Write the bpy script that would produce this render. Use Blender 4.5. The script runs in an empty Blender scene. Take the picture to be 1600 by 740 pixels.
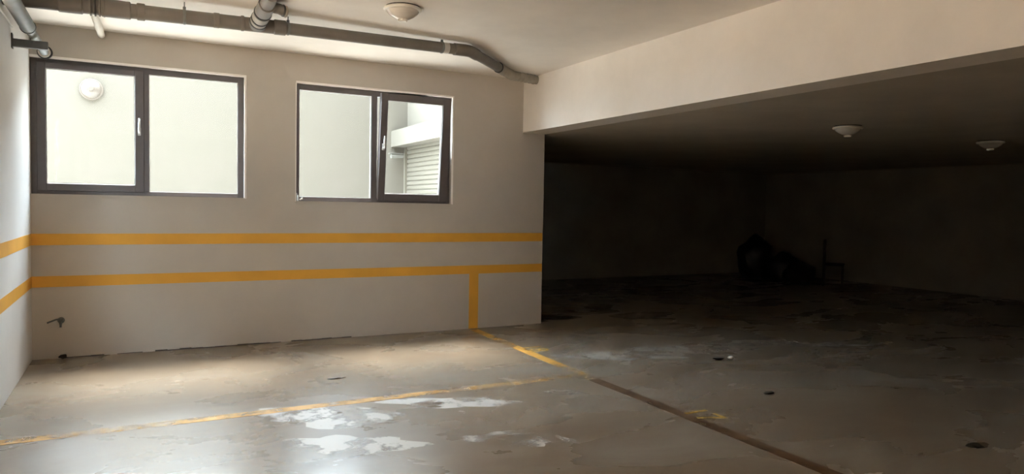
import bpy, bmesh, math, random
from mathutils import Vector, Matrix, noise as mnoise

random.seed(7)
sc = bpy.context.scene
COL = sc.collection

# ------------------------------------------------------------------ camera
cam_d = bpy.data.cameras.new('camera')
cam_d.sensor_width = 36.0
cam_d.lens = 36.0 * 1098.6 / 1600.0
cam_d.clip_start = 0.05
cam_d.clip_end = 200
cam = bpy.data.objects.new('camera', cam_d)
COL.objects.link(cam)
PITCH, ROLL, YAW = -0.04226, 0.018047, -0.492916
rot = Matrix.Rotation(YAW, 4, 'Z') @ Matrix.Rotation(math.pi / 2 + PITCH, 4, 'X') @ Matrix.Rotation(ROLL, 4, 'Z')
cam.matrix_world = Matrix.Translation((0, 0, 1.5)) @ rot
sc.camera = cam

# ------------------------------------------------------------------ sky and exposure
world = bpy.data.worlds.new('sky')
sc.world = world
world.use_nodes = True
bg = world.node_tree.nodes['Background']
bg.inputs['Color'].default_value = (0.75, 0.88, 1.0, 1)
bg.inputs['Strength'].default_value = 48.0

sun_d = bpy.data.lights.new('sun', 'SUN')
sun_d.energy = 20.0
sun_d.angle = math.radians(22)
sun_d.color = (1.0, 0.92, 0.82)
sun = bpy.data.objects.new('sun', sun_d)
COL.objects.link(sun)
SUN_EL, SUN_AZ = math.radians(59), math.radians(-8)      # azimuth from +y towards +x
sun_dir = Vector((math.sin(SUN_AZ) * math.cos(SUN_EL), math.cos(SUN_AZ) * math.cos(SUN_EL), math.sin(SUN_EL)))
sun.rotation_euler = sun_dir.to_track_quat('Z', 'Y').to_euler()

sc.view_settings.view_transform = 'Standard'
sc.view_settings.look = 'None'
sc.view_settings.gamma = 1.0
sc.view_settings.use_curve_mapping = False
sc.view_settings.exposure = 0.0
sc.cycles.use_denoising = True
sc.cycles.max_bounces = 10
sc.cycles.diffuse_bounces = 8
sc.cycles.glossy_bounces = 4
sc.cycles.transparent_max_bounces = 12
sc.cycles.caustics_reflective = False
sc.cycles.caustics_refractive = False
sc.cycles.sample_clamp_indirect = 8.0

# ------------------------------------------------------------------ helpers: materials
def new_mat(name):
    m = bpy.data.materials.new(name)
    m.use_nodes = True
    nt = m.node_tree
    return m, nt, nt.nodes['Principled BSDF']

def node(nt, typ, **kw):
    n = nt.nodes.new(typ)
    for k, v in kw.items():
        setattr(n, k, v)
    return n

def ramp(nt, stops):
    r = nt.nodes.new('ShaderNodeValToRGB')
    e = r.color_ramp.elements
    while len(e) > 1:
        e.remove(e[-1])
    e[0].position, e[0].color = stops[0][0], (*stops[0][1], 1)
    for p, c in stops[1:]:
        x = e.new(p)
        x.color = (*c, 1)
    return r

def g(v):
    return (v, v, v)

def plaster(name, c, var=0.06, rough=0.85, bump=0.12, scale=1.3):
    m, nt, b = new_mat(name)
    tc = node(nt, 'ShaderNodeNewGeometry')
    n1 = node(nt, 'ShaderNodeTexNoise')
    n1.inputs['Scale'].default_value = scale
    n1.inputs['Detail'].default_value = 6
    n1.inputs['Roughness'].default_value = 0.6
    nt.links.new(tc.outputs['Position'], n1.inputs['Vector'])
    r = ramp(nt, [(0.3, tuple(x * (1 - var) for x in c)), (0.7, tuple(min(1, x * (1 + var)) for x in c))])
    nt.links.new(n1.outputs['Fac'], r.inputs['Fac'])
    nt.links.new(r.outputs['Color'], b.inputs['Base Color'])
    n2 = node(nt, 'ShaderNodeTexNoise')
    n2.inputs['Scale'].default_value = 90
    n2.inputs['Detail'].default_value = 4
    nt.links.new(tc.outputs['Position'], n2.inputs['Vector'])
    bp = node(nt, 'ShaderNodeBump')
    bp.inputs['Strength'].default_value = bump
    bp.inputs['Distance'].default_value = 0.004
    nt.links.new(n2.outputs['Fac'], bp.inputs['Height'])
    if bump > 0:
        nt.links.new(bp.outputs['Normal'], b.inputs['Normal'])
    b.inputs['Roughness'].default_value = rough
    b.inputs['Specular IOR Level'].default_value = 0.25
    return m

def solid(name, c, rough=0.5, metal=0.0, var=0.08, scale=14, spec=0.5):
    m, nt, b = new_mat(name)
    tc = node(nt, 'ShaderNodeTexCoord')
    n1 = node(nt, 'ShaderNodeTexNoise')
    n1.inputs['Scale'].default_value = scale
    n1.inputs['Detail'].default_value = 4
    nt.links.new(tc.outputs['Object'], n1.inputs['Vector'])
    r = ramp(nt, [(0.3, tuple(x * (1 - var) for x in c)), (0.7, tuple(min(1, x * (1 + var)) for x in c))])
    nt.links.new(n1.outputs['Fac'], r.inputs['Fac'])
    nt.links.new(r.outputs['Color'], b.inputs['Base Color'])
    b.inputs['Roughness'].default_value = rough
    b.inputs['Metallic'].default_value = metal
    b.inputs['Specular IOR Level'].default_value = spec
    return m

def paint(name, c, wear_lo, wear_hi, scale=5.0, rough=0.6, worn=0.95, broad=0.0):
    """road paint: noise wears it through to what lies below"""
    m, nt, b = new_mat(name)
    geo = node(nt, 'ShaderNodeNewGeometry')
    n0 = node(nt, 'ShaderNodeTexNoise')
    n0.inputs['Scale'].default_value = 2.0
    nt.links.new(geo.outputs['Position'], n0.inputs['Vector'])
    rc = ramp(nt, [(0.35, tuple(x * 0.88 for x in c)), (0.65, c)])
    nt.links.new(n0.outputs['Fac'], rc.inputs['Fac'])
    nt.links.new(rc.outputs['Color'], b.inputs['Base Color'])
    b.inputs['Roughness'].default_value = rough
    n1 = node(nt, 'ShaderNodeTexNoise')
    n1.inputs['Scale'].default_value = scale
    n1.inputs['Detail'].default_value = 8
    n1.inputs['Roughness'].default_value = 0.65
    nt.links.new(geo.outputs['Position'], n1.inputs['Vector'])
    r = ramp(nt, [(wear_lo, g(0)), (wear_hi, g(worn))])
    n2 = node(nt, 'ShaderNodeTexNoise')
    n2.inputs['Scale'].default_value = 0.9
    n2.inputs['Detail'].default_value = 1
    nt.links.new(geo.outputs['Position'], n2.inputs['Vector'])
    ad = node(nt, 'ShaderNodeMath', operation='MULTIPLY_ADD')
    nt.links.new(n2.outputs['Fac'], ad.inputs[0])
    ad.inputs[1].default_value = broad
    sb = node(nt, 'ShaderNodeMath', operation='SUBTRACT')
    nt.links.new(n1.outputs['Fac'], sb.inputs[0])
    sb.inputs[1].default_value = broad * 0.5
    nt.links.new(sb.outputs[0], ad.inputs[2])
    nt.links.new(ad.outputs[0], r.inputs['Fac'])
    tr = node(nt, 'ShaderNodeBsdfTransparent')
    mx = node(nt, 'ShaderNodeMixShader')
    nt.links.new(r.outputs['Color'], mx.inputs['Fac'])
    nt.links.new(b.outputs['BSDF'], mx.inputs[1])
    nt.links.new(tr.outputs['BSDF'], mx.inputs[2])
    nt.links.new(mx.outputs['Shader'], nt.nodes['Material Output'].inputs['Surface'])
    return m

def glass_mat(name):
    m, nt, b = new_mat(name)
    nt.nodes.remove(b)
    fc = node(nt, 'ShaderNodeLayerWeight')
    pw = node(nt, 'ShaderNodeMath', operation='POWER')
    nt.links.new(fc.outputs['Facing'], pw.inputs[0])
    pw.inputs[1].default_value = 5
    lw = node(nt, 'ShaderNodeMath', operation='MULTIPLY_ADD')
    nt.links.new(pw.outputs[0], lw.inputs[0])
    lw.inputs[1].default_value = 0.8
    lw.inputs[2].default_value = 0.004
    nz = node(nt, 'ShaderNodeTexNoise')
    nz.inputs['Scale'].default_value = 3
    rr = ramp(nt, [(0.3, (0.95, 0.96, 0.94)), (0.7, (0.97, 0.97, 0.96))])
    nt.links.new(nz.outputs['Fac'], rr.inputs['Fac'])
    t = node(nt, 'ShaderNodeBsdfTransparent')
    nt.links.new(rr.outputs['Color'], t.inputs['Color'])
    gl = node(nt, 'ShaderNodeBsdfGlossy')
    gl.inputs['Roughness'].default_value = 0.02
    mx = node(nt, 'ShaderNodeMixShader')
    nt.links.new(lw.outputs[0], mx.inputs['Fac'])
    nt.links.new(t.outputs['BSDF'], mx.inputs[1])
    nt.links.new(gl.outputs['BSDF'], mx.inputs[2])
    nt.links.new(mx.outputs['Shader'], nt.nodes['Material Output'].inputs['Surface'])
    return m

def concrete_floor():
    m, nt, b = new_mat('smooth_concrete_floor')
    geo = node(nt, 'ShaderNodeNewGeometry')
    mp = node(nt, 'ShaderNodeMapping')
    mp.inputs['Scale'].default_value = (0.75, 1.3, 1)
    nt.links.new(geo.outputs['Position'], mp.inputs['Vector'])
    big = node(nt, 'ShaderNodeTexNoise')
    big.inputs['Scale'].default_value = 0.55
    big.inputs['Detail'].default_value = 7
    big.inputs['Roughness'].default_value = 0.6
    big.inputs['Distortion'].default_value = 0.6
    nt.links.new(mp.outputs['Vector'], big.inputs['Vector'])
    rb = ramp(nt, [(0.28, (0.155, 0.117, 0.080)), (0.5, (0.19, 0.150, 0.107)), (0.72, (0.235, 0.196, 0.150))])
    nt.links.new(big.outputs['Fac'], rb.inputs['Fac'])
    # thin skim of pale cement scraped across in patches
    sk = node(nt, 'ShaderNodeTexNoise')
    sk.inputs['Scale'].default_value = 1.1
    sk.inputs['Detail'].default_value = 9
    sk.inputs['Roughness'].default_value = 0.55
    sk.inputs['Distortion'].default_value = 0.5
    mp2 = node(nt, 'ShaderNodeMapping')
    mp2.inputs['Location'].default_value = (4.2, 1.7, 0)
    mp2.inputs['Scale'].default_value = (0.75, 1.25, 1)
    nt.links.new(geo.outputs['Position'], mp2.inputs['Vector'])
    nt.links.new(mp2.outputs['Vector'], sk.inputs['Vector'])
    rs = ramp(nt, [(0.42, g(0)), (0.58, g(0.35)), (0.72, g(0.75))])
    nt.links.new(sk.outputs['Fac'], rs.inputs['Fac'])
    mx = node(nt, 'ShaderNodeMix', data_type='RGBA')
    nt.links.new(rs.outputs['Color'], mx.inputs['Factor'])
    nt.links.new(rb.outputs['Color'], mx.inputs[6])
    mx.inputs[7].default_value = (0.28, 0.252, 0.21, 1)
    # small dark oil spots
    sp = node(nt, 'ShaderNodeTexNoise')
    sp.inputs['Scale'].default_value = 6.5
    sp.inputs['Detail'].default_value = 3
    nt.links.new(mp.outputs['Vector'], sp.inputs['Vector'])
    rp = ramp(nt, [(0.70, g(0)), (0.80, g(0.3))])
    nt.links.new(sp.outputs['Fac'], rp.inputs['Fac'])
    mx2 = node(nt, 'ShaderNodeMix', data_type='RGBA')
    nt.links.new(rp.outputs['Color'], mx2.inputs['Factor'])
    nt.links.new(mx.outputs[2], mx2.inputs[6])
    mx2.inputs[7].default_value = (0.16, 0.125, 0.09, 1)
    nt.links.new(mx2.outputs[2], b.inputs['Base Color'])
    rr = ramp(nt, [(0.3, g(0.33)), (0.65, g(0.24))])
    nt.links.new(sk.outputs['Fac'], rr.inputs['Fac'])
    nt.links.new(rr.outputs['Color'], b.inputs['Roughness'])
    b.inputs['Specular IOR Level'].default_value = 0.85
    fine = node(nt, 'ShaderNodeTexNoise')
    fine.inputs['Scale'].default_value = 5
    fine.inputs['Detail'].default_value = 8
    nt.links.new(mp2.outputs['Vector'], fine.inputs['Vector'])
    bp = node(nt, 'ShaderNodeBump')
    bp.inputs['Strength'].default_value = 0.12
    bp.inputs['Distance'].default_value = 0.012
    nt.links.new(fine.outputs['Fac'], bp.inputs['Height'])
    nt.links.new(bp.outputs['Normal'], b.inputs['Normal'])
    return m

M = {}
M['wall'] = plaster('cream_wall_paint', (0.53, 0.48, 0.42))
M['wall_l'] = plaster('cool_white_wall_paint', (0.65, 0.635, 0.62))  # same cream paint, made lighter and cooler to paint in the window light
M['ceil'] = plaster('white_ceiling_paint', (0.93, 0.89, 0.84), bump=0.2)
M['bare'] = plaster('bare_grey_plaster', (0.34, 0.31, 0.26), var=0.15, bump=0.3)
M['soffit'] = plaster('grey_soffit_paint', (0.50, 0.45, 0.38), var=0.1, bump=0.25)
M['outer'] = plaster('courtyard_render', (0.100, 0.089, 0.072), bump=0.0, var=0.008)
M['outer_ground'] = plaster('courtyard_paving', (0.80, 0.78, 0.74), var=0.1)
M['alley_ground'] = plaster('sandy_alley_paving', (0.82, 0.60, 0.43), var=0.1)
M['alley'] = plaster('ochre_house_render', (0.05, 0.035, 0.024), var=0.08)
M['floor'] = concrete_floor()
M['yellow_wall'] = solid('yellow_wall_paint', (0.66, 0.33, 0.035), rough=0.6, var=0.07, scale=3)
M['yellow_floor'] = paint('worn_yellow_floor_paint', (0.58, 0.32, 0.055), 0.38, 0.66, worn=0.92, broad=0.9)
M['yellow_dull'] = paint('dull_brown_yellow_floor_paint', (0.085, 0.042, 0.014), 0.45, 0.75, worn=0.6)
M['stencil'] = paint('yellow_stencil_paint', (0.62, 0.43, 0.10), 0.5, 0.66, scale=14)
M['frame'] = solid('anthracite_window_profile', (0.10, 0.085, 0.085), rough=0.38, var=0.05, spec=0.5)
M['gasket'] = solid('black_rubber_gasket', (0.012, 0.012, 0.012), rough=0.7)
M['bead'] = solid('pale_spacer_bar', (0.62, 0.60, 0.56), rough=0.35, metal=0.3)
M['glass'] = glass_mat('clear_window_glass')
M['steel'] = solid('brushed_steel', (0.62, 0.62, 0.62), rough=0.3, metal=0.9)
M['pipe'] = solid('grey_plastic_pipe', (0.125, 0.108, 0.09), rough=0.6, var=0.12, scale=6)
M['pipe_light'] = solid('light_grey_plastic_fitting', (0.30, 0.27, 0.225), rough=0.55, var=0.1)
M['seal'] = solid('black_rubber_seal', (0.02, 0.018, 0.016), rough=0.6)
M['galv'] = solid('galvanised_pipe', (0.135, 0.14, 0.135), rough=0.55, metal=0.1, var=0.15)
M['bracket'] = solid('dark_grey_bracket_steel', (0.13, 0.135, 0.13), rough=0.5, metal=0.4)
M['lamp'] = solid('cream_lamp_plastic', (0.74, 0.70, 0.62), rough=0.35, var=0.03)
M['lamp_outer'] = solid('sun_browned_lamp_plastic', (0.098, 0.080, 0.064), rough=0.4, var=0.03)  # cream lamp plastic, colour darkened to offset the strong daylight
M['cam'] = solid('grey_camera_plastic', (0.13, 0.125, 0.11), rough=0.5)
M['lamp_glass'] = solid('frosted_lamp_bowl', (0.66, 0.61, 0.54), rough=0.18, var=0.05)
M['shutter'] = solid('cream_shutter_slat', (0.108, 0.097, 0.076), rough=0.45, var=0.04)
M['white'] = solid('white_plastic', (0.78, 0.78, 0.76), rough=0.4, var=0.03)
M['sack'] = solid('black_plastic_sack', (0.008, 0.008, 0.008), rough=0.45, var=0.2)
M['wood'] = solid('dark_brown_wood', (0.03, 0.02, 0.013), rough=0.6, var=0.3)
M['dirt'] = solid('dark_scrap', (0.02, 0.016, 0.012), rough=0.8, var=0.3)
M['stain'] = paint('dark_oil_stain', (0.03, 0.024, 0.018), 0.40, 0.62, scale=4, rough=0.4, worn=1.0)
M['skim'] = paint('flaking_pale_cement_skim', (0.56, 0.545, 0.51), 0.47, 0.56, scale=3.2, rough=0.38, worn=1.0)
M['skim_thin'] = paint('thin_grey_cement_skim', (0.38, 0.36, 0.32), 0.40, 0.62, scale=3.2, rough=0.4, worn=1.0)  # thin skim flakes, also the painted light streak in the right bay
M['paper'] = solid('white_paper', (0.75, 0.73, 0.68), rough=0.8, var=0.05)
M['label'] = solid('pale_grey_sticker', (0.50, 0.48, 0.44), rough=0.6, var=0.05)
M['joint'] = solid('dark_floor_joint', (0.06, 0.045, 0.035), rough=0.9, var=0.3)

# ------------------------------------------------------------------ helpers: geometry
def obj(name, bm, mat, parent=None, smooth=False, bevel=0.0):
    me = bpy.data.meshes.new(name)
    bmesh.ops.recalc_face_normals(bm, faces=bm.faces[:])
    bm.to_mesh(me)
    bm.free()
    me.materials.append(mat)
    if smooth:
        for p in me.polygons:
            p.use_smooth = True
        if hasattr(me, 'set_sharp_from_angle'):
            me.set_sharp_from_angle(angle=math.radians(38))
    o = bpy.data.objects.new(name, me)
    COL.objects.link(o)
    if parent is not None:
        o.parent = parent
    if bevel > 0:
        md = o.modifiers.new('bevel', 'BEVEL')
        md.width = bevel
        md.segments = 2
        md.limit_method = 'ANGLE'
    return o

def local(o, parent):
    """mesh was written in world coordinates: keep it there under its parent"""
    o.parent = parent
    o.matrix_parent_inverse = Matrix.Translation(parent.location).inverted()
    return o

def add_box(bm, x0, x1, y0, y1, z0, z1, mat=None):
    vs = [bm.verts.new(Vector(p)) for p in
          ((x0, y0, z0), (x1, y0, z0), (x1, y1, z0), (x0, y1, z0),
           (x0, y0, z1), (x1, y0, z1), (x1, y1, z1), (x0, y1, z1))]
    if mat is not None:
        for v in vs:
            v.co = mat @ v.co
    for f in ((0, 1, 2, 3), (4, 5, 6, 7), (0, 1, 5, 4), (1, 2, 6, 5), (2, 3, 7, 6), (3, 0, 4, 7)):
        bm.faces.new([vs[i] for i in f])

def box(*a, mat=None):
    bm = bmesh.new()
    add_box(bm, *a, mat=mat)
    return bm

def frame_of(d):
    d = Vector(d).normalized()
    up = Vector((0, 0, 1)) if abs(d.z) < 0.95 else Vector((1, 0, 0))
    s = d.cross(up).normalized()
    return s, s.cross(d).normalized()

def add_tube(bm, pts, r, n=20, caps=True):
    """round tube along pts; r a number or one radius per point"""
    pts = [Vector(p) for p in pts]
    if not hasattr(r, '__len__'):
        r = [r] * len(pts)
    rings = []
    for i, p in enumerate(pts):
        if i == 0:
            d = pts[1] - pts[0]
        elif i == len(pts) - 1:
            d = pts[-1] - pts[-2]
        else:
            d = (pts[i + 1] - p).normalized() + (p - pts[i - 1]).normalized()
            if d.length < 1e-6:
                d = pts[i + 1] - p
        s, u = frame_of(d)
        k = 1.0
        rings.append([bm.verts.new(p + (s * math.cos(2 * math.pi * j / n) + u * math.sin(2 * math.pi * j / n)) * r[i] * k)
                      for j in range(n)])
    for a, b in zip(rings[:-1], rings[1:]):
        for j in range(n):
            bm.faces.new((a[j], a[(j + 1) % n], b[(j + 1) % n], b[j]))
    if caps:
        bm.faces.new(rings[0][::-1])
        bm.faces.new(rings[-1])

def tube(pts, r, n=20, caps=True):
    bm = bmesh.new()
    add_tube(bm, pts, r, n, caps)
    return bm

def sleeve(c, d, l, r, n=24):
    """short cylinder with eased ends centred at c along d"""
    c, d = Vector(c), Vector(d).normalized()
    e = min(0.006, l * 0.2)
    return tube([c - d * l / 2, c - d * (l / 2 - e), c + d * (l / 2 - e), c + d * l / 2], [r - e, r, r, r - e], n)

def lathe(prof, n=32, axis='Z', flip=1):
    """prof: list of (radius, height)"""
    bm = bmesh.new()
    rings = []
    for r, h in prof:
        if r < 1e-5:
            rings.append([bm.verts.new((0, 0, h * flip))])
        else:
            rings.append([bm.verts.new((r * math.cos(2 * math.pi * j / n), r * math.sin(2 * math.pi * j / n), h * flip)) for j in range(n)])
    for a, b in zip(rings[:-1], rings[1:]):
        for j in range(n):
            q = (j + 1) % n
            if len(a) == 1 and len(b) == 1:
                continue
            if len(a) == 1:
                bm.faces.new((a[0], b[j], b[q]))
            elif len(b) == 1:
                bm.faces.new((a[j], a[q], b[0]))
            else:
                bm.faces.new((a[j], a[q], b[q], b[j]))
    return bm

def empty(name, loc, label, cat, group=None):
    o = bpy.data.objects.new(name, None)
    COL.objects.link(o)
    o.location = loc
    o.empty_display_size = 0.1
    o['label'] = label
    o['category'] = cat
    if group:
        o['group'] = group
    return o

def tag(o, label, cat, group=None):
    o['label'] = label
    o['category'] = cat
    if group:
        o['group'] = group
    return o

def struct(name, bm, mat, parent=None, label=None, bevel=0.0):
    o = obj(name, bm, mat, parent, bevel=bevel)
    if parent is None:
        o['kind'] = 'structure'
    if label:
        o['label'] = label
    return o

# ------------------------------------------------------------------ the setting
XL, YB, ZC = -0.845, 7.81, 3.103        # left wall, window wall, main ceiling
XB, ZB = 4.325, 2.442                   # drop of the ceiling and level of the low ceiling
XE = 4.644                              # free end of the window wall
XR, YF = 13.95, 12.55                   # far walls of the dark bay
YR = -4.0                               # wall behind the viewpoint
T = 0.25

bm = bmesh.new()
add_box(bm, XL - T, XR + T, YR - T, YF + T, -0.3, 0.0)
floor = struct('floor', bm, M['floor'], label='smooth worn concrete floor with pale cement patches')

ceiling = struct('ceiling', box(XL - T, XB + 0.1, YR - T, YB + T, ZC, ZC + 0.25), M['ceil'],
                 label='cream painted high ceiling over the window bay')

# the low ceiling: solid drop whose left face shows as the beam
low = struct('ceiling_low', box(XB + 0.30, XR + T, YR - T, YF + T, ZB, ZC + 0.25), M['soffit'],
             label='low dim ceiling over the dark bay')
beam = struct('trim_1', box(XB, XB + 0.32, YR - T, YB + 0.001, ZB - 0.001, ZC + 0.05), M['ceil'],
              label='cream downstand beam between high and low ceiling')

W1 = (XL, 1.012, 1.540, 2.800)
W2 = (1.537, 3.357, 1.520, 2.795)
bm = bmesh.new()
y0, y1 = YB, YB + T
add_box(bm, XL - T, XE, y0, y1, 0, 1.520)
add_box(bm, XL - T, W1[1], y0, y1, 1.520, W1[2])
add_box(bm, W1[1], W2[0], y0, y1, 1.520, W1[3])
add_box(bm, W2[1], XE, y0, y1, 1.520, W1[3])
add_box(bm, W2[0], W2[1], y0, y1, W2[3], W1[3])
add_box(bm, XL - T, XL, y0, y1, W1[2], W1[3])
add_box(bm, XL - T, XB + 0.05, y0, y1, W1[3], ZC + 0.2)
add_box(bm, XB + 0.05, XE, y0, y1, W1[3], ZB + 0.3)
bmesh.ops.remove_doubles(bm, verts=bm.verts[:], dist=1e-5)
wall_back = struct('wall_back', bm, M['wall'], label='cream window wall with two yellow stripes')

W3 = (1.6, 5.6, 1.50, 2.80)
W4 = (-3.0, 1.0, 1.50, 2.80)            # y and z ranges of unseen windows added for fill light
bm = bmesh.new()
add_box(bm, XL - T, XL, YR - T, YB, 0, 1.50)
add_box(bm, XL - T, XL, YR - T, YB, 2.80, ZC + 0.2)
for q0, q1 in ((YR - T, W4[0]), (W4[1], W3[0]), (W3[1], YB)):
    add_box(bm, XL - T, XL, q0, q1, 1.50, 2.80)
wall_left = struct('wall_left', bm, M['wall_l'], label='cream left wall with two yellow stripes')
wall_rear = struct('wall_rear', box(XL - T, XR + T, YR - T, YR, 0, ZC + 0.2), M['bare'])
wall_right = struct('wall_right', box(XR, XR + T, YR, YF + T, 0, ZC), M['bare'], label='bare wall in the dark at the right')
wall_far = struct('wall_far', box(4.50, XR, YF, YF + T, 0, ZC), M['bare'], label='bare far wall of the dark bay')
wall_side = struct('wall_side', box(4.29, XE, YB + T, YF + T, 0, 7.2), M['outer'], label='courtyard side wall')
column = struct('column', box(9.66, 10.25, 3.98, 4.58, 0, ZB + 0.02), M['wall'], label='pale square column at the right edge', bevel=0.008)

# dark joint where the window wall meets the floor
bm = bmesh.new()
xs = [XL + 0.25 + i * 0.11 for i in range(26)]
for i, x in enumerate(xs[:-1]):
    if random.random() < 0.12:
        continue
    h = 0.006 + 0.009 * random.random()
    add_box(bm, x, xs[i + 1], YB - 0.004, YB + 0.01, -0.001, h)
struct('floor_joint', bm, M['joint'], wall_back, label='dark crack along the foot of the wall')

# yellow stripes painted on the walls
for z0, z1 in ((1.069, 1.176), (0.676, 0.779)):
    struct('painted_stripe', box(XL, XE - 0.004, YB - 0.002, YB + 0.01, z0, z1), M['yellow_wall'], wall_back)
    struct('painted_stripe', box(XL - 0.01, XL + 0.002, YR, YB, z0, z1), M['yellow_wall'], wall_left)
struct('painted_stripe', box(3.611, 3.735, YB - 0.0024, YB + 0.01, 0.0, 0.676), M['yellow_wall'], wall_back, label='upright yellow stripe')

# bay lines painted on the floor
def floor_strip(name, x0, x1, yy0, yy1, mat, label=None, skew=0.0):
    bm = bmesh.new()
    add_box(bm, x0, x1, yy0, yy1, -0.004, 0.0016)
    if skew:
        for v in bm.verts:
            v.co.x += skew * (v.co.y - yy0)
    return struct(name, bm, mat, floor, label=label)
floor_strip('bay_line', XL + 0.01, 3.50, 5.17, 5.275, M['yellow_floor'], 'pale yellow bay line crossing the lit floor')
floor_strip('bay_line', 3.50, 3.61, 5.05, 7.72, M['yellow_floor'], 'yellow bay line running up to the upright stripe', skew=0.034)
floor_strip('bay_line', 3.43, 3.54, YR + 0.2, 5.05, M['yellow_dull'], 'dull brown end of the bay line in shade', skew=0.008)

def stencil(txt, x, y):
    cu = bpy.data.curves.new('stencil_number', 'FONT')
    cu.body = txt
    cu.size = 0.30
    cu.align_x = 'CENTER'
    cu.extrude = 0.0009
    cu.materials.append(M['stencil'])
    o = bpy.data.objects.new('stencil_number', cu)
    COL.objects.link(o)
    o.location = (x, y, 0.0026)
    o.rotation_euler = (0, 0, -math.pi / 2)
    o.parent = floor
    o['label'] = 'yellow stencilled bay number beside the line'
    return o
stencil('17', 3.58, 3.83)
stencil('18', 3.66, 6.42)

# ------------------------------------------------------------------ the courtyard outside
struct('courtyard_ground', box(-40, 4.29, YB + T, 45.0, 0.6, 1.15), M['outer_ground'])
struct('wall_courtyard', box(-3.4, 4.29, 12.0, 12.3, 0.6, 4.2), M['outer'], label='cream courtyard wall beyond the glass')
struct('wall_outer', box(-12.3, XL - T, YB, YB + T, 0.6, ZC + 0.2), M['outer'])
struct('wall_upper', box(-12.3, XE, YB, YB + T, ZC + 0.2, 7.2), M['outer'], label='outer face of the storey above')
struct('alley_ground', box(-5.5, XL - T, YR - 6, YB + 0.1, 1.2, 1.35), M['alley_ground'])  # unseen ground added to bounce warm light up through the side windows
struct('wall_alley', box(-5.9, -5.5, YR - 6, YB + 0.1, 1.2, 9.0), M['alley'])  # unseen dark wall added to hide the sky from the side windows
lintel = struct('trim_2', box(3.99, 4.29, YB + T, 12.0, 2.52, 2.80), M['outer'], label='lintel above the roller shutter outside')

sh = empty('roller_shutter', (4.25, 10.1, 1.15), 'cream roller shutter outside, seen through the tilted pane', 'shutter')
slat_me = None
for k in range(18):
    if slat_me is None:
        bm = bmesh.new()
        pr = [(0.0, 0.0), (-0.014, 0.012), (-0.016, 0.036), (-0.012, 0.060), (0.0, 0.074)]
        L = 1.80
        a = [bm.verts.new((x, -L, zz)) for x, zz in pr]
        b = [bm.verts.new((x, L, zz)) for x, zz in pr]
        for i in range(4):
            bm.faces.new((a[i], b[i], b[i + 1], a[i + 1]))
        bm.faces.new((a[4], b[4], b[0], a[0]))
        bm.faces.new(a)
        bm.faces.new(b)
        s = obj('slat', bm, M['shutter'], sh)
        slat_me = s.data
    else:
        s = bpy.data.objects.new('slat', slat_me)
        COL.objects.link(s)
        s.parent = sh
    s.location = (0.02, 0, k * 0.078)
for yy in (-1.84, 1.84):
    obj('guide_rail', box(-0.03, 0.03, yy - 0.04, yy + 0.04, 0, 1.37), M['shutter'], sh)

# ------------------------------------------------------------------ windows
def ring(bm, x0, x1, z0, z1, ya, yb, wl, wr, wb, wt):
    """four mitre-like rails of a frame"""
    add_box(bm, x0, x0 + wl, ya, yb, z0, z1)
    add_box(bm, x1 - wr, x1, ya, yb, z0, z1)
    add_box(bm, x0 + wl, x1 - wr, ya, yb, z0, z0 + wb)
    add_box(bm, x0 + wl, x1 - wr, ya, yb, z1 - wt, z1)

def pane(name, parent, x0, x1, z0, z1, y):
    p = struct(name, box(x0, x1, y, y + 0.006, z0, z1), M['glass'], parent)
    bm = bmesh.new()
    ring(bm, x0 - 0.004, x1 + 0.004, z0 - 0.004, z1 + 0.004, y - 0.012, y - 0.002, 0.008, 0.008, 0.008, 0.008)
    struct('glazing_bead', bm, M['bead'], p, label='pale glazing bead')
    bm = bmesh.new()
    ring(bm, x0 - 0.012, x1 + 0.012, z0 - 0.012, z1 + 0.012, y - 0.016, y + 0.012, 0.010, 0.010, 0.010, 0.010)
    struct('gasket', bm, M['gasket'], p, label='black gasket')
    return p

def handle(parent, x, y, z):
    bm = bmesh.new()
    add_box(bm, x - 0.014, x + 0.014, y - 0.012, y, z - 0.038, z + 0.038)
    h = struct('handle', bm, M['steel'], parent, label='steel lever handle', bevel=0.004)
    bm = tube([(x, y - 0.008, z - 0.012), (x, y - 0.040, z - 0.012), (x, y - 0.050, z + 0.0), (x, y - 0.052, z + 0.03), (x, y - 0.05, z + 0.125)],
              [0.009, 0.009, 0.010, 0.010, 0.008], 12)
    lv = struct('lever', bm, M['steel'], h)
    for p in lv.data.polygons:
        p.use_smooth = True
    return h

YW = YB + 0.06          # inner face of the frames

def bead_round(w, x0, x1, z0, z1, left):
    bm = bmesh.new()
    add_box(bm, x0 - 0.004, x1 + 0.018, YB - 0.004, YB + 0.02, z1 - 0.002, z1 + 0.018)
    add_box(bm, x1 - 0.002, x1 + 0.018, YB - 0.004, YB + 0.02, z0, z1 - 0.002)
    if left:
        add_box(bm, x0 - 0.008, x0 + 0.001, YB - 0.003, YB + 0.02, z0, z1 - 0.002)
    struct('reveal_bead', bm, M['ceil'], w, label='pale plaster edge round the opening')

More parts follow.
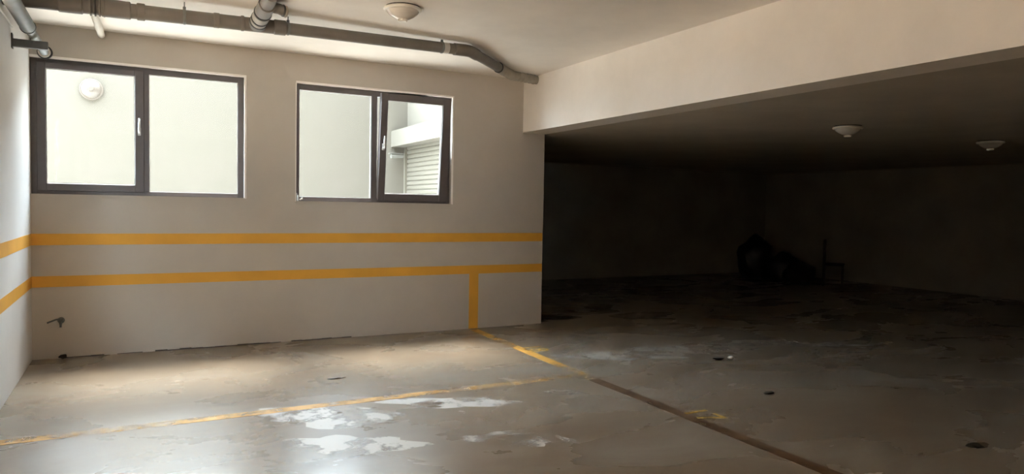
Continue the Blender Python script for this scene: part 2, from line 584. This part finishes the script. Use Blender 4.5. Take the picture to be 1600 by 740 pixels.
def win_1():
    x0, x1, z0, z1 = W1
    bm = bmesh.new()
    ring(bm, x0, x1, z0 + 0.004, z1, YW, YW + 0.075, 0.055, 0.058, 0.045, 0.058)
    add_box(bm, 0.070, 0.128, YW, YW + 0.075, z0 + 0.049, z1 - 0.058)
    w = struct('window_1', bm, M['frame'], label='wide dark framed window in the corner by the left wall', bevel=0.003)
    # opening sash in the left half
    bm = bmesh.new()
    ring(bm, -0.797, 0.086, 1.578, 2.768, YW - 0.018, YW + 0.05, 0.072, 0.080, 0.070, 0.056)
    s = struct('sash', bm, M['frame'], w, bevel=0.004)
    p = pane('pane', s, -0.722, 0.003, 1.651, 2.709, YW + 0.012)
    handle(s, 0.044, YW - 0.018, 2.175)
    pane('pane', w, 0.131, 0.951, 1.588, 2.740, YW + 0.020)
    struct('window_sill', box(x0, x1, YB - 0.012, YW + 0.02, z0 - 0.016, z0 + 0.006), M['wall'], w, label='thin cream sill')
    bead_round(w, x0, x1, z0, z1, 0)
    return w
win1 = win_1()

def win_2():
    x0, x1, z0, z1 = W2
    bm = bmesh.new()
    ring(bm, x0, x1 - 0.004, z0 + 0.004, z1 - 0.004, YW, YW + 0.075, 0.042, 0.040, 0.050, 0.058)
    add_box(bm, 2.383, 2.450, YW, YW + 0.075, z0 + 0.05, z1 - 0.058)
    w = struct('window_2', bm, M['frame'], label='dark framed window with one sash tilted inward', bevel=0.003)
    pane('pane', w, 1.580, 2.380, 1.572, 2.733, YW + 0.020)
    struct('window_sill', box(x0, x1, YB - 0.012, YW + 0.02, z0 - 0.016, z0 + 0.006), M['wall'], w, label='thin cream sill')
    bead_round(w, x0, x1, z0, z1, 1)
    # tilted sash, hinged along its foot
    sx0, sx1, sz0, sz1 = 2.458, 3.312, 1.553, 2.768
    bm = bmesh.new()
    ring(bm, sx0, sx1, sz0, sz1, YW - 0.018, YW + 0.05, 0.080, 0.101, 0.078, 0.078)
    s = struct('sash', bm, M['frame'], w, bevel=0.004, label='sash tilted inward at its top')
    pane('pane', s, 2.540, 3.210, 1.632, 2.690, YW + 0.012)
    handle(s, 2.498, YW - 0.018, 2.165)
    pv = Vector((0, YW, sz0))
    s.matrix_world = Matrix.Translation(pv) @ Matrix.Rotation(math.radians(5.6), 4, 'X') @ Matrix.Translation(-pv)
    # tilt stay on the top rail and hinge at the lower left corner
    struct('tilt_stay', box(2.62, 3.05, YW - 0.075, YW + 0.0, z1 - 0.052, z1 - 0.048), M['steel'], w, label='steel tilt stay')
    bm = bmesh.new()
    add_box(bm, 1.539, 1.560, YW - 0.012, YW + 0.002, 1.528, 1.612)
    add_box(bm, 1.562, 1.580, YW - 0.016, YW + 0.002, 1.528, 1.585)
    add_tube(bm, [(1.562, YW - 0.016, 1.526), (1.562, YW - 0.016, 1.592)], 0.009, 12)
    add_tube(bm, [(1.585, YW - 0.012, 1.540), (1.618, YW - 0.012, 1.556)], 0.009, 12)
    struct('hinge', bm, M['steel'], w, label='bright steel corner hinge')
    return w
win2 = win_2()

def win_fill(name, W):  # unseen window added to let fill light into the room
    a, b_, z0, z1 = W
    w = struct(name, box(XL - 0.12, XL - 0.05, a, a + 0.05, z0, z1), M['frame'])
    bm = bmesh.new()
    for q0, q1, r0, r1 in ((b_ - 0.05, b_, z0, z1), (a, b_, z0, z0 + 0.05), (a, b_, z1 - 0.05, z1), ((a + b_) / 2 - 0.04, (a + b_) / 2 + 0.04, z0, z1)):
        add_box(bm, XL - 0.121, XL - 0.049, q0, q1, r0, r1)
    struct('window_frame', bm, M['frame'], w)
    struct('pane', box(XL - 0.09, XL - 0.084, a + 0.04, b_ - 0.04, z0 + 0.04, z1 - 0.04), M['glass'], w)
    return w
win_fill('window_3', W3)
win_fill('window_4', W4)

# ------------------------------------------------------------------ ceiling lamps
def make_lamp(label, group):
    t = empty('ceiling_lamp', (0, 0, 0), label, 'lamp', group)
    obj('base', lathe([(0, 0), (0.138, 0), (0.138, -0.010), (0, -0.010)], 40), M['seal'], t)
    obj('rim', lathe([(0.0, -0.010), (0.146, -0.010), (0.153, -0.016), (0.153, -0.026), (0.146, -0.034), (0.128, -0.036), (0.0, -0.036)], 40), M['lamp'], t, smooth=True)
    obj('bowl', lathe([(0.132, -0.034), (0.122, -0.050), (0.098, -0.070), (0.066, -0.088), (0.040, -0.098), (0.0, -0.100)], 40), M['lamp_glass'], t, smooth=True)
    k = obj('finial', lathe([(0.034, -0.094), (0.037, -0.100), (0.037, -0.112), (0.030, -0.119), (0.0, -0.120)], 24), M['lamp'], t, smooth=True)
    bm = bmesh.new()
    for j in range(10):
        a = 2 * math.pi * j / 10
        add_tube(bm, [(0.037 * math.cos(a), 0.037 * math.sin(a), -0.099), (0.037 * math.cos(a), 0.037 * math.sin(a), -0.114)], 0.0035, 6)
    obj('grip_rib', bm, M['lamp'], k)
    return t

def copy_thing(root, loc, label, rotation=None):
    r = root.copy()
    COL.objects.link(r)
    r.location = loc
    r['label'] = label
    if rotation:
        r.rotation_euler = rotation
    for ch in list(root.children):
        c = ch.copy()
        COL.objects.link(c)
        c.parent = r
        for gc in ch.children:
            d = gc.copy()
            COL.objects.link(d)
            d.parent = c
    return r

GL = 'round dome lamps of one kind'
lamp0 = make_lamp('cream dome lamp on the high ceiling near the grey drain pipe', GL)
lamp0.location = (1.922, 5.52, ZC)
copy_thing(lamp0, (6.80, 5.03, ZB), 'dim dome lamp on the low ceiling, nearer of two past the beam')
copy_thing(lamp0, (9.50, 5.00, ZB), 'barely lit dome lamp on the low ceiling, deepest in the dark')
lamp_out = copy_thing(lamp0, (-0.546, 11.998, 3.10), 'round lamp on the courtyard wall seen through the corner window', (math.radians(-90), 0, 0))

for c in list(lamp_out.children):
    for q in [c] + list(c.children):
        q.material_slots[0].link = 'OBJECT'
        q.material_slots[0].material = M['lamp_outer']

# ------------------------------------------------------------------ drain pipe under the ceiling
def zp(s):
    return 2.985 + 0.0185 * s
A = Vector((-3.0 + 2.2, 6.33, zp(-1.2)))
P_tee = Vector((0.93, 6.315, zp(0.53)))
P_red = Vector((1.12, 6.32, zp(0.72)))
P_b1 = Vector((2.92, 6.39, zp(2.55)))
P_b2 = Vector((3.94, 7.41, zp(4.0)))
P_end = Vector((XB + 0.06, 7.50, 3.052))
# end point set by the bend geometry: enters the beam
pipe = empty('drain_pipe', (1.5, 6.35, 2.93), 'grey plastic drain pipe hung below the ceiling, ending in the beam', 'pipe')
def pp(name, bm, mat, label=None, smooth=True, parent=None):
    o = obj(name, bm, mat, smooth=smooth)
    if parent is None:
        local(o, pipe)
    else:
        o.parent = parent
    if label:
        o['label'] = label
    return o

R1, R0 = 0.057, 0.051
dx = (P_tee - A).normalized()
pp('pipe_section', tube([Vector((XL + 0.002, 6.335, zp(-1.26))), P_red], R1, 24), M['pipe'])
d1 = (P_b1 - P_red).normalized()
d2 = (P_b2 - P_b1).normalized()
pp('pipe_section', tube([P_red, P_b1 - d1 * 0.05], R0, 24), M['pipe'])
pp('elbow', tube([P_b1 - d1 * 0.17, P_b1 - d1 * 0.05, P_b1 + (d2 - d1) * 0.012, P_b1 + d2 * 0.05, P_b1 + d2 * 0.20], [0.058, 0.058, 0.058, 0.058, 0.058], 24), M['pipe'], 'bend away from the ceiling run')
pp('pipe_section', tube([P_b1 + d2 * 0.05, P_b2], R0, 24), M['pipe'])
d3 = (P_end - P_b2).normalized()
pp('elbow', tube([P_b2 - d2 * 0.52, P_b2 - d2 * 0.49, P_b2 - d2 * 0.10, P_b2, P_b2 + d3 * 0.08], [0.052, 0.058, 0.058, 0.058, 0.058], 24), M['pipe_light'], 'paler bend before the beam')
pp('seal_ring', sleeve(P_b2 - d2 * 0.52, d2, 0.022, 0.060), M['seal'], 'black seal ring')
for k in range(5):
    pp('rib', sleeve(P_b2 + d3 * (0.10 + 0.06 * k), d3, 0.03, 0.058), M['pipe_light'], 'ribbed end sleeve')
pp('pipe_section', tube([P_b2, P_end], R0, 24), M['pipe_light'])
# couplings along the run
for x, l, r in ((-0.42, 0.16, 0.066), (-0.12, 0.20, 0.068), (0.05, 0.06, 0.066), (0.60, 0.05, 0.061), (0.80, 0.03, 0.063), (1.10, 0.10, 0.063)):
    t_ = (x - A.x) / (P_tee.x - A.x)
    c = A + (P_tee - A) * t_
    pp('coupling', sleeve(c, dx, l, r), M['pipe'])
for x in (-0.24,):
    t_ = (x - A.x) / (P_tee.x - A.x)
    c = A + (P_tee - A) * t_
    for q in (-0.05, -0.02, 0.01, 0.04):
        pp('seal_ring', sleeve(c + dx * q, dx, 0.012, 0.071), M['seal'] if q in (-0.02,) else M['pipe'])
# tape-like sticker on the pipe near the bend
c = P_b1 - d1 * 0.27
s_, u_ = frame_of(d1)
bm = bmesh.new()
rings = []
for q in (-0.035, 0.035):
    rings.append([bm.verts.new(c + d1 * q + (s_ * math.cos(a) + u_ * math.sin(a)) * (R0 + 0.0012))
                  for a in [math.radians(v) for v in range(-150, 61, 15)]])
for j in range(len(rings[0]) - 1):
    bm.faces.new((rings[0][j], rings[0][j + 1], rings[1][j + 1], rings[1][j]))
pp('sticker', bm, M['label'], 'pale sticker wrapped on the pipe')
# hangers: ring clamp, nut and threaded rod to the ceiling
for x, rr in ((0.36, R1), (1.17, R0), (2.62, R0)):
    if x < P_red.x:
        c = A + (P_tee - A) * ((x - A.x) / (P_tee.x - A.x))
        d = dx
    else:
        c = P_red + (P_b1 - P_red) * ((x - P_red.x) / (P_b1.x - P_red.x))
        d = d1
    hg = pp('hanger_clamp', sleeve(c, d, 0.022, rr + 0.005), M['galv'], 'steel ring clamp')
    bm = tube([c + Vector((0, 0, rr + 0.002)), c + Vector((0, 0, rr + 0.022))], 0.013, 6)
    o = pp('nut', bm, M['bracket'], parent=hg)
    bm = tube([c + Vector((0, 0, rr)), Vector((c.x, c.y, ZC + 0.005))], 0.005, 8)
    o = pp('rod', bm, M['galv'], parent=hg)
# branch joining from the viewer's side
db = Vector((0.03, -1, 0.16)).normalized()
b0 = P_tee + Vector((-0.02, -0.03, -0.008))
br = pp('branch_pipe', tube([b0, b0 + db * 0.26, b0 + db * 0.62], 0.055, 24), M['pipe'], 'branch pipe joining from the near side')
for q, l, r, m in ((0.045, 0.055, 0.069, 'pipe'), (0.105, 0.05, 0.066, 'pipe_light'), (0.20, 0.09, 0.067, 'pipe_light'), (0.36, 0.16, 0.066, 'pipe')):
    pp('collar', sleeve(b0 + db * q, db, l, r), M[m], parent=br)
for q in (0.075, 0.145, 0.265):
    pp('collar', sleeve(b0 + db * q, db, 0.016, 0.071), M['seal'], 'black seal ring', parent=br)
e0 = b0 + db * 0.40
de = Vector((1, 0.15, -0.02)).normalized()
ce = pp('cleanout', tube([e0, e0 + de * 0.10, e0 + de * 0.15 + Vector((0.0, 0.0, -0.012))], [0.042, 0.042, 0.044], 20), M['pipe'], 'short side stub of the branch')
pp('collar', sleeve(e0 + de * 0.155 + Vector((0, 0, -0.012)), de, 0.018, 0.046), M['pipe_light'], parent=ce)
pp('collar', sleeve(e0 + de * 0.135 + Vector((0, 0, -0.008)), de, 0.014, 0.048), M['seal'], parent=ce)
# pale thin pipe from the run back into the window wall
cs = Vector((-0.274, 6.38, 2.958))
pp('side_pipe', tube([cs, Vector((-0.274, 6.6, 2.975)), Vector((-0.272, YB + 0.01, 3.064))], 0.031, 16), M['lamp'], 'pale thin pipe running back into the window wall')

# ------------------------------------------------------------------ pipe along the left wall
wp = empty('wall_pipe', (-0.715, 7.0, 2.70), 'galvanised pipe along the left wall entering above the corner window', 'pipe')
def wpart(name, bm, mat, label=None, smooth=True):
    o = local(obj(name, bm, mat, smooth=smooth), wp)
    if label:
        o['label'] = label
    return o
wpart('pipe_section', tube([(-0.70, YR, 2.80), (-0.70, 6.42, 2.785)], 0.050, 24), M['galv'])
wpart('socket_ring', sleeve((-0.70, 6.42, 2.785), (0, 1, 0), 0.03, 0.054), M['seal'], 'dark ring at the pipe socket')
wpart('pipe_section', tube([(-0.70, 6.42, 2.785), (-0.725, YB + 0.01, 2.845)], 0.034, 24), M['galv'])
wpart('wall_collar', lathe([(0.034, 0), (0.05, 0), (0.05, -0.02), (0.034, -0.02)], 24), M['lamp'], 'pale collar where the pipe meets the wall')
bpy.data.objects['wall_collar'].matrix_parent_inverse = Matrix.Identity(4)
bpy.data.objects['wall_collar'].location = Vector((-0.724, YB - 0.055, 2.842)) - wp.location
bpy.data.objects['wall_collar'].rotation_euler = (math.radians(90), 0, 0)
wpart('escutcheon', sleeve((-0.722, YB - 0.012, 2.845), (0, 1, 0), 0.026, 0.062), M['seal'], 'dark round wall plate')

bk = empty('pipe_bracket', (XL, 6.78, 2.70), 'dark steel bracket on the left wall carrying the pipe', 'bracket')
bk.location = (XL, 6.78, 2.735)
obj('wall_plate', box(0, 0.008, -0.03, 0.03, -0.06, 0.055), M['bracket'], bk)
obj('arm', box(0.006, 0.24, -0.018, 0.018, -0.046, 0.016), M['bracket'], bk, bevel=0.003)
bm = tube([(0.125, 0, 0.016), (0.125, 0, 0.035)], 0.006, 8)
obj('bolt', bm, M['galv'], bk)
bm = tube([(XL + 0.008, YR, 2.843), (XL + 0.008, 6.76, 2.840)], 0.007, 8)
tag(obj('wall_cable', bm, M['white'], smooth=True), 'thin pale cable along the top of the left wall', 'cable')

# ------------------------------------------------------------------ wall tap
tp = empty('wall_tap', (-0.615, YB, 0.36), 'small metal tap stub low on the window wall near the corner', 'tap')
fl = lathe([(0, 0), (0.028, 0), (0.03, 0.006), (0.02, 0.012), (0, 0.012)], 20)
o = obj('flange', fl, M['bracket'], tp, smooth=True)
o.rotation_euler = (math.radians(90), 0, 0)
obj('body', tube([(0, 0, 0), (0, -0.05, 0), (0, -0.075, 0.0)], [0.014, 0.014, 0.018], 14), M['galv'], tp, smooth=True)
obj('lever', tube([(0, -0.06, 0.022), (-0.04, -0.07, 0.016), (-0.105, -0.085, -0.008)], [0.008, 0.0075, 0.0085], 10), M['bracket'], tp, smooth=True)
obj('spout', tube([(0, -0.07, 0.0), (0.002, -0.085, -0.02), (0.002, -0.09, -0.055)], [0.012, 0.012, 0.010], 12), M['galv'], tp, smooth=True)

# ------------------------------------------------------------------ security camera outside
cc = empty('security_camera', (4.10, 12.0, 2.36), 'small white camera on a bracket in the courtyard corner', 'camera')
obj('bracket_arm', box(-0.02, 0.02, -0.14, 0, -0.015, 0.015), M['cam'], cc)
obj('housing', tube([(-0.16, -0.16, -0.01), (0.06, -0.14, 0.01)], 0.04, 16), M['cam'], cc, smooth=True)
obj('visor', box(-0.19, 0.07, -0.20, -0.10, 0.035, 0.045), M['cam'], cc)

# ------------------------------------------------------------------ things lying on the floor
def blob(bm, c, r, seed, n=3, amp=0.25, squash=(1, 1, 1)):
    res = bmesh.ops.create_icosphere(bm, subdivisions=n, radius=1.0)
    off = Vector((seed * 3.1, seed * 1.7, seed * 0.9))
    for v in res['verts']:
        k = 1 + amp * mnoise.noise(v.co * 1.6 + off) + 0.4 * amp * mnoise.noise(v.co * 5 + off)
        p = v.co * k
        p = Vector((p.x * r * squash[0], p.y * r * squash[1], p.z * r * squash[2]))
        v.co = Vector(c) + p
def settle(o):
    zmin = min(v.co.z for v in o.data.vertices)
    for v in o.data.vertices:
        v.co.z -= zmin
    return o

def scrap(name, x, y, r, seed, mat, label, cat, sq=(1.3, 0.8, 0.35)):
    bm = bmesh.new()
    blob(bm, (0, 0, 0), r, seed, 2, 0.5, sq)
    o = settle(obj(name, bm, mat))
    o.location = (x, y, 0.0005)
    tag(o, label, cat)
    return o
scrap('bark_chip', 5.19, 5.20, 0.040, 2, M['dirt'], 'dark flattened scrap on the lit floor beside a white crumb', 'litter', (1.6, 0.8, 0.35))
scrap('paper_crumb', 5.30, 5.155, 0.028, 4, M['paper'], 'white crumpled paper bit beside the dark scrap', 'litter', (1.3, 0.9, 0.7))
scrap('leaf_scrap', 4.62, 4.06, 0.030, 5, M['dirt'], 'small dark scrap right of the bay line, in shade', 'litter', (1.8, 0.8, 0.2))
scrap('plaster_lump', -0.60, YB - 0.06, 0.028, 6, M['dirt'], 'dark lump at the foot of the window wall, left end', 'litter', (1.2, 0.9, 0.7))
scrap('wood_sliver', 1.52, 5.98, 0.045, 8, M['pipe'], 'thin grey sliver on the bright floor below the second window', 'litter', (1.6, 0.25, 0.12))

def stain(x, y, rx, ry, seed):
    bm = bmesh.new()
    ps = []
    for j in range(28):
        a = 2 * math.pi * j / 28
        k = 1 + 0.35 * mnoise.noise(Vector((math.cos(a) * 1.5 + seed, math.sin(a) * 1.5, seed)))
        ps.append(bm.verts.new((x + rx * k * math.cos(a), y + ry * k * math.sin(a), 0.0012)))
    bm.faces.new(ps)
    return struct('oil_stain', bm, M['stain'], floor, label='dark oil stain')
stain(5.15, 8.10, 0.30, 0.14, 1)
stain(4.85, 2.55, 0.10, 0.05, 2)

# flaking cement skim; the patches far right paint in a streak of light
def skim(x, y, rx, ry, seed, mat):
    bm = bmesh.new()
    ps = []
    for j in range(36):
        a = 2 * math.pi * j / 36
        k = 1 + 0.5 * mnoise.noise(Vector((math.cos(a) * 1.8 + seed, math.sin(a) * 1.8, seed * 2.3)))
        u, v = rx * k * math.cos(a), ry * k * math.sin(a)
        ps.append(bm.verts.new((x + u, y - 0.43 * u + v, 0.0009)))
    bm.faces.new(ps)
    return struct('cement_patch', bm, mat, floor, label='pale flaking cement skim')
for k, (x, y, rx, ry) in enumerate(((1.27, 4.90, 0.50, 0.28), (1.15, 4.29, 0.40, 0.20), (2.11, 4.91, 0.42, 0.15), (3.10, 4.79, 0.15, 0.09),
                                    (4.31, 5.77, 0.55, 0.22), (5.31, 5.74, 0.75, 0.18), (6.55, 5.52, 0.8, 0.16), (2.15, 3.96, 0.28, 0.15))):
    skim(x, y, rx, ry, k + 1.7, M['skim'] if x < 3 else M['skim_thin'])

# heap of dark sacks and an old chair in the far dark corner
def sack(x, y, r, h, seed, label):
    bm = bmesh.new()
    blob(bm, (0, 0, 0), 1.0, seed, 3, 0.22, (r, r * 0.85, h / 2))
    for v in bm.verts:                       # flattened foot, gathered neck
        if v.co.z < -h * 0.36:
            v.co.z = -h * 0.36
        if v.co.z > h * 0.34:
            v.co.x *= 0.72
            v.co.y *= 0.72
    bmesh.ops.remove_doubles(bm, verts=bm.verts[:], dist=1e-4)
    o = settle(obj('sack', bm, M['sack'], smooth=True))
    o.location = (x, y, 0)
    tag(o, label, 'sack', 'black sacks in the far corner')
    return o
sack(12.45, 11.45, 0.42, 1.15, 11, 'tall black sack at the left end of the heap in the dark')
sack(12.55, 10.75, 0.36, 0.75, 12, 'middle-sized black sack right of the tallest sack')
sack(12.35, 10.15, 0.34, 0.55, 13, 'low black sack between the middle sack and the chair')
ch = empty('old_chair', (12.72, 9.62, 0), 'dark wooden chair in the gloom right of the black sacks', 'chair')
ch.rotation_euler = (0, 0, math.radians(35))
obj('seat', box(-0.21, 0.21, -0.20, 0.20, 0.42, 0.46), M['wood'], ch, bevel=0.01)
for sx in (-1, 1):
    obj('leg', box(sx * 0.19 - 0.02, sx * 0.19 + 0.02, -0.19, -0.15, 0, 0.42), M['wood'], ch)
    obj('leg', box(sx * 0.19 - 0.02, sx * 0.19 + 0.02, 0.16, 0.20, 0, 0.95), M['wood'], ch)
for z in (0.62, 0.84):
    obj('back_rail', box(-0.17, 0.17, 0.165, 0.19, z, z + 0.07), M['wood'], ch)
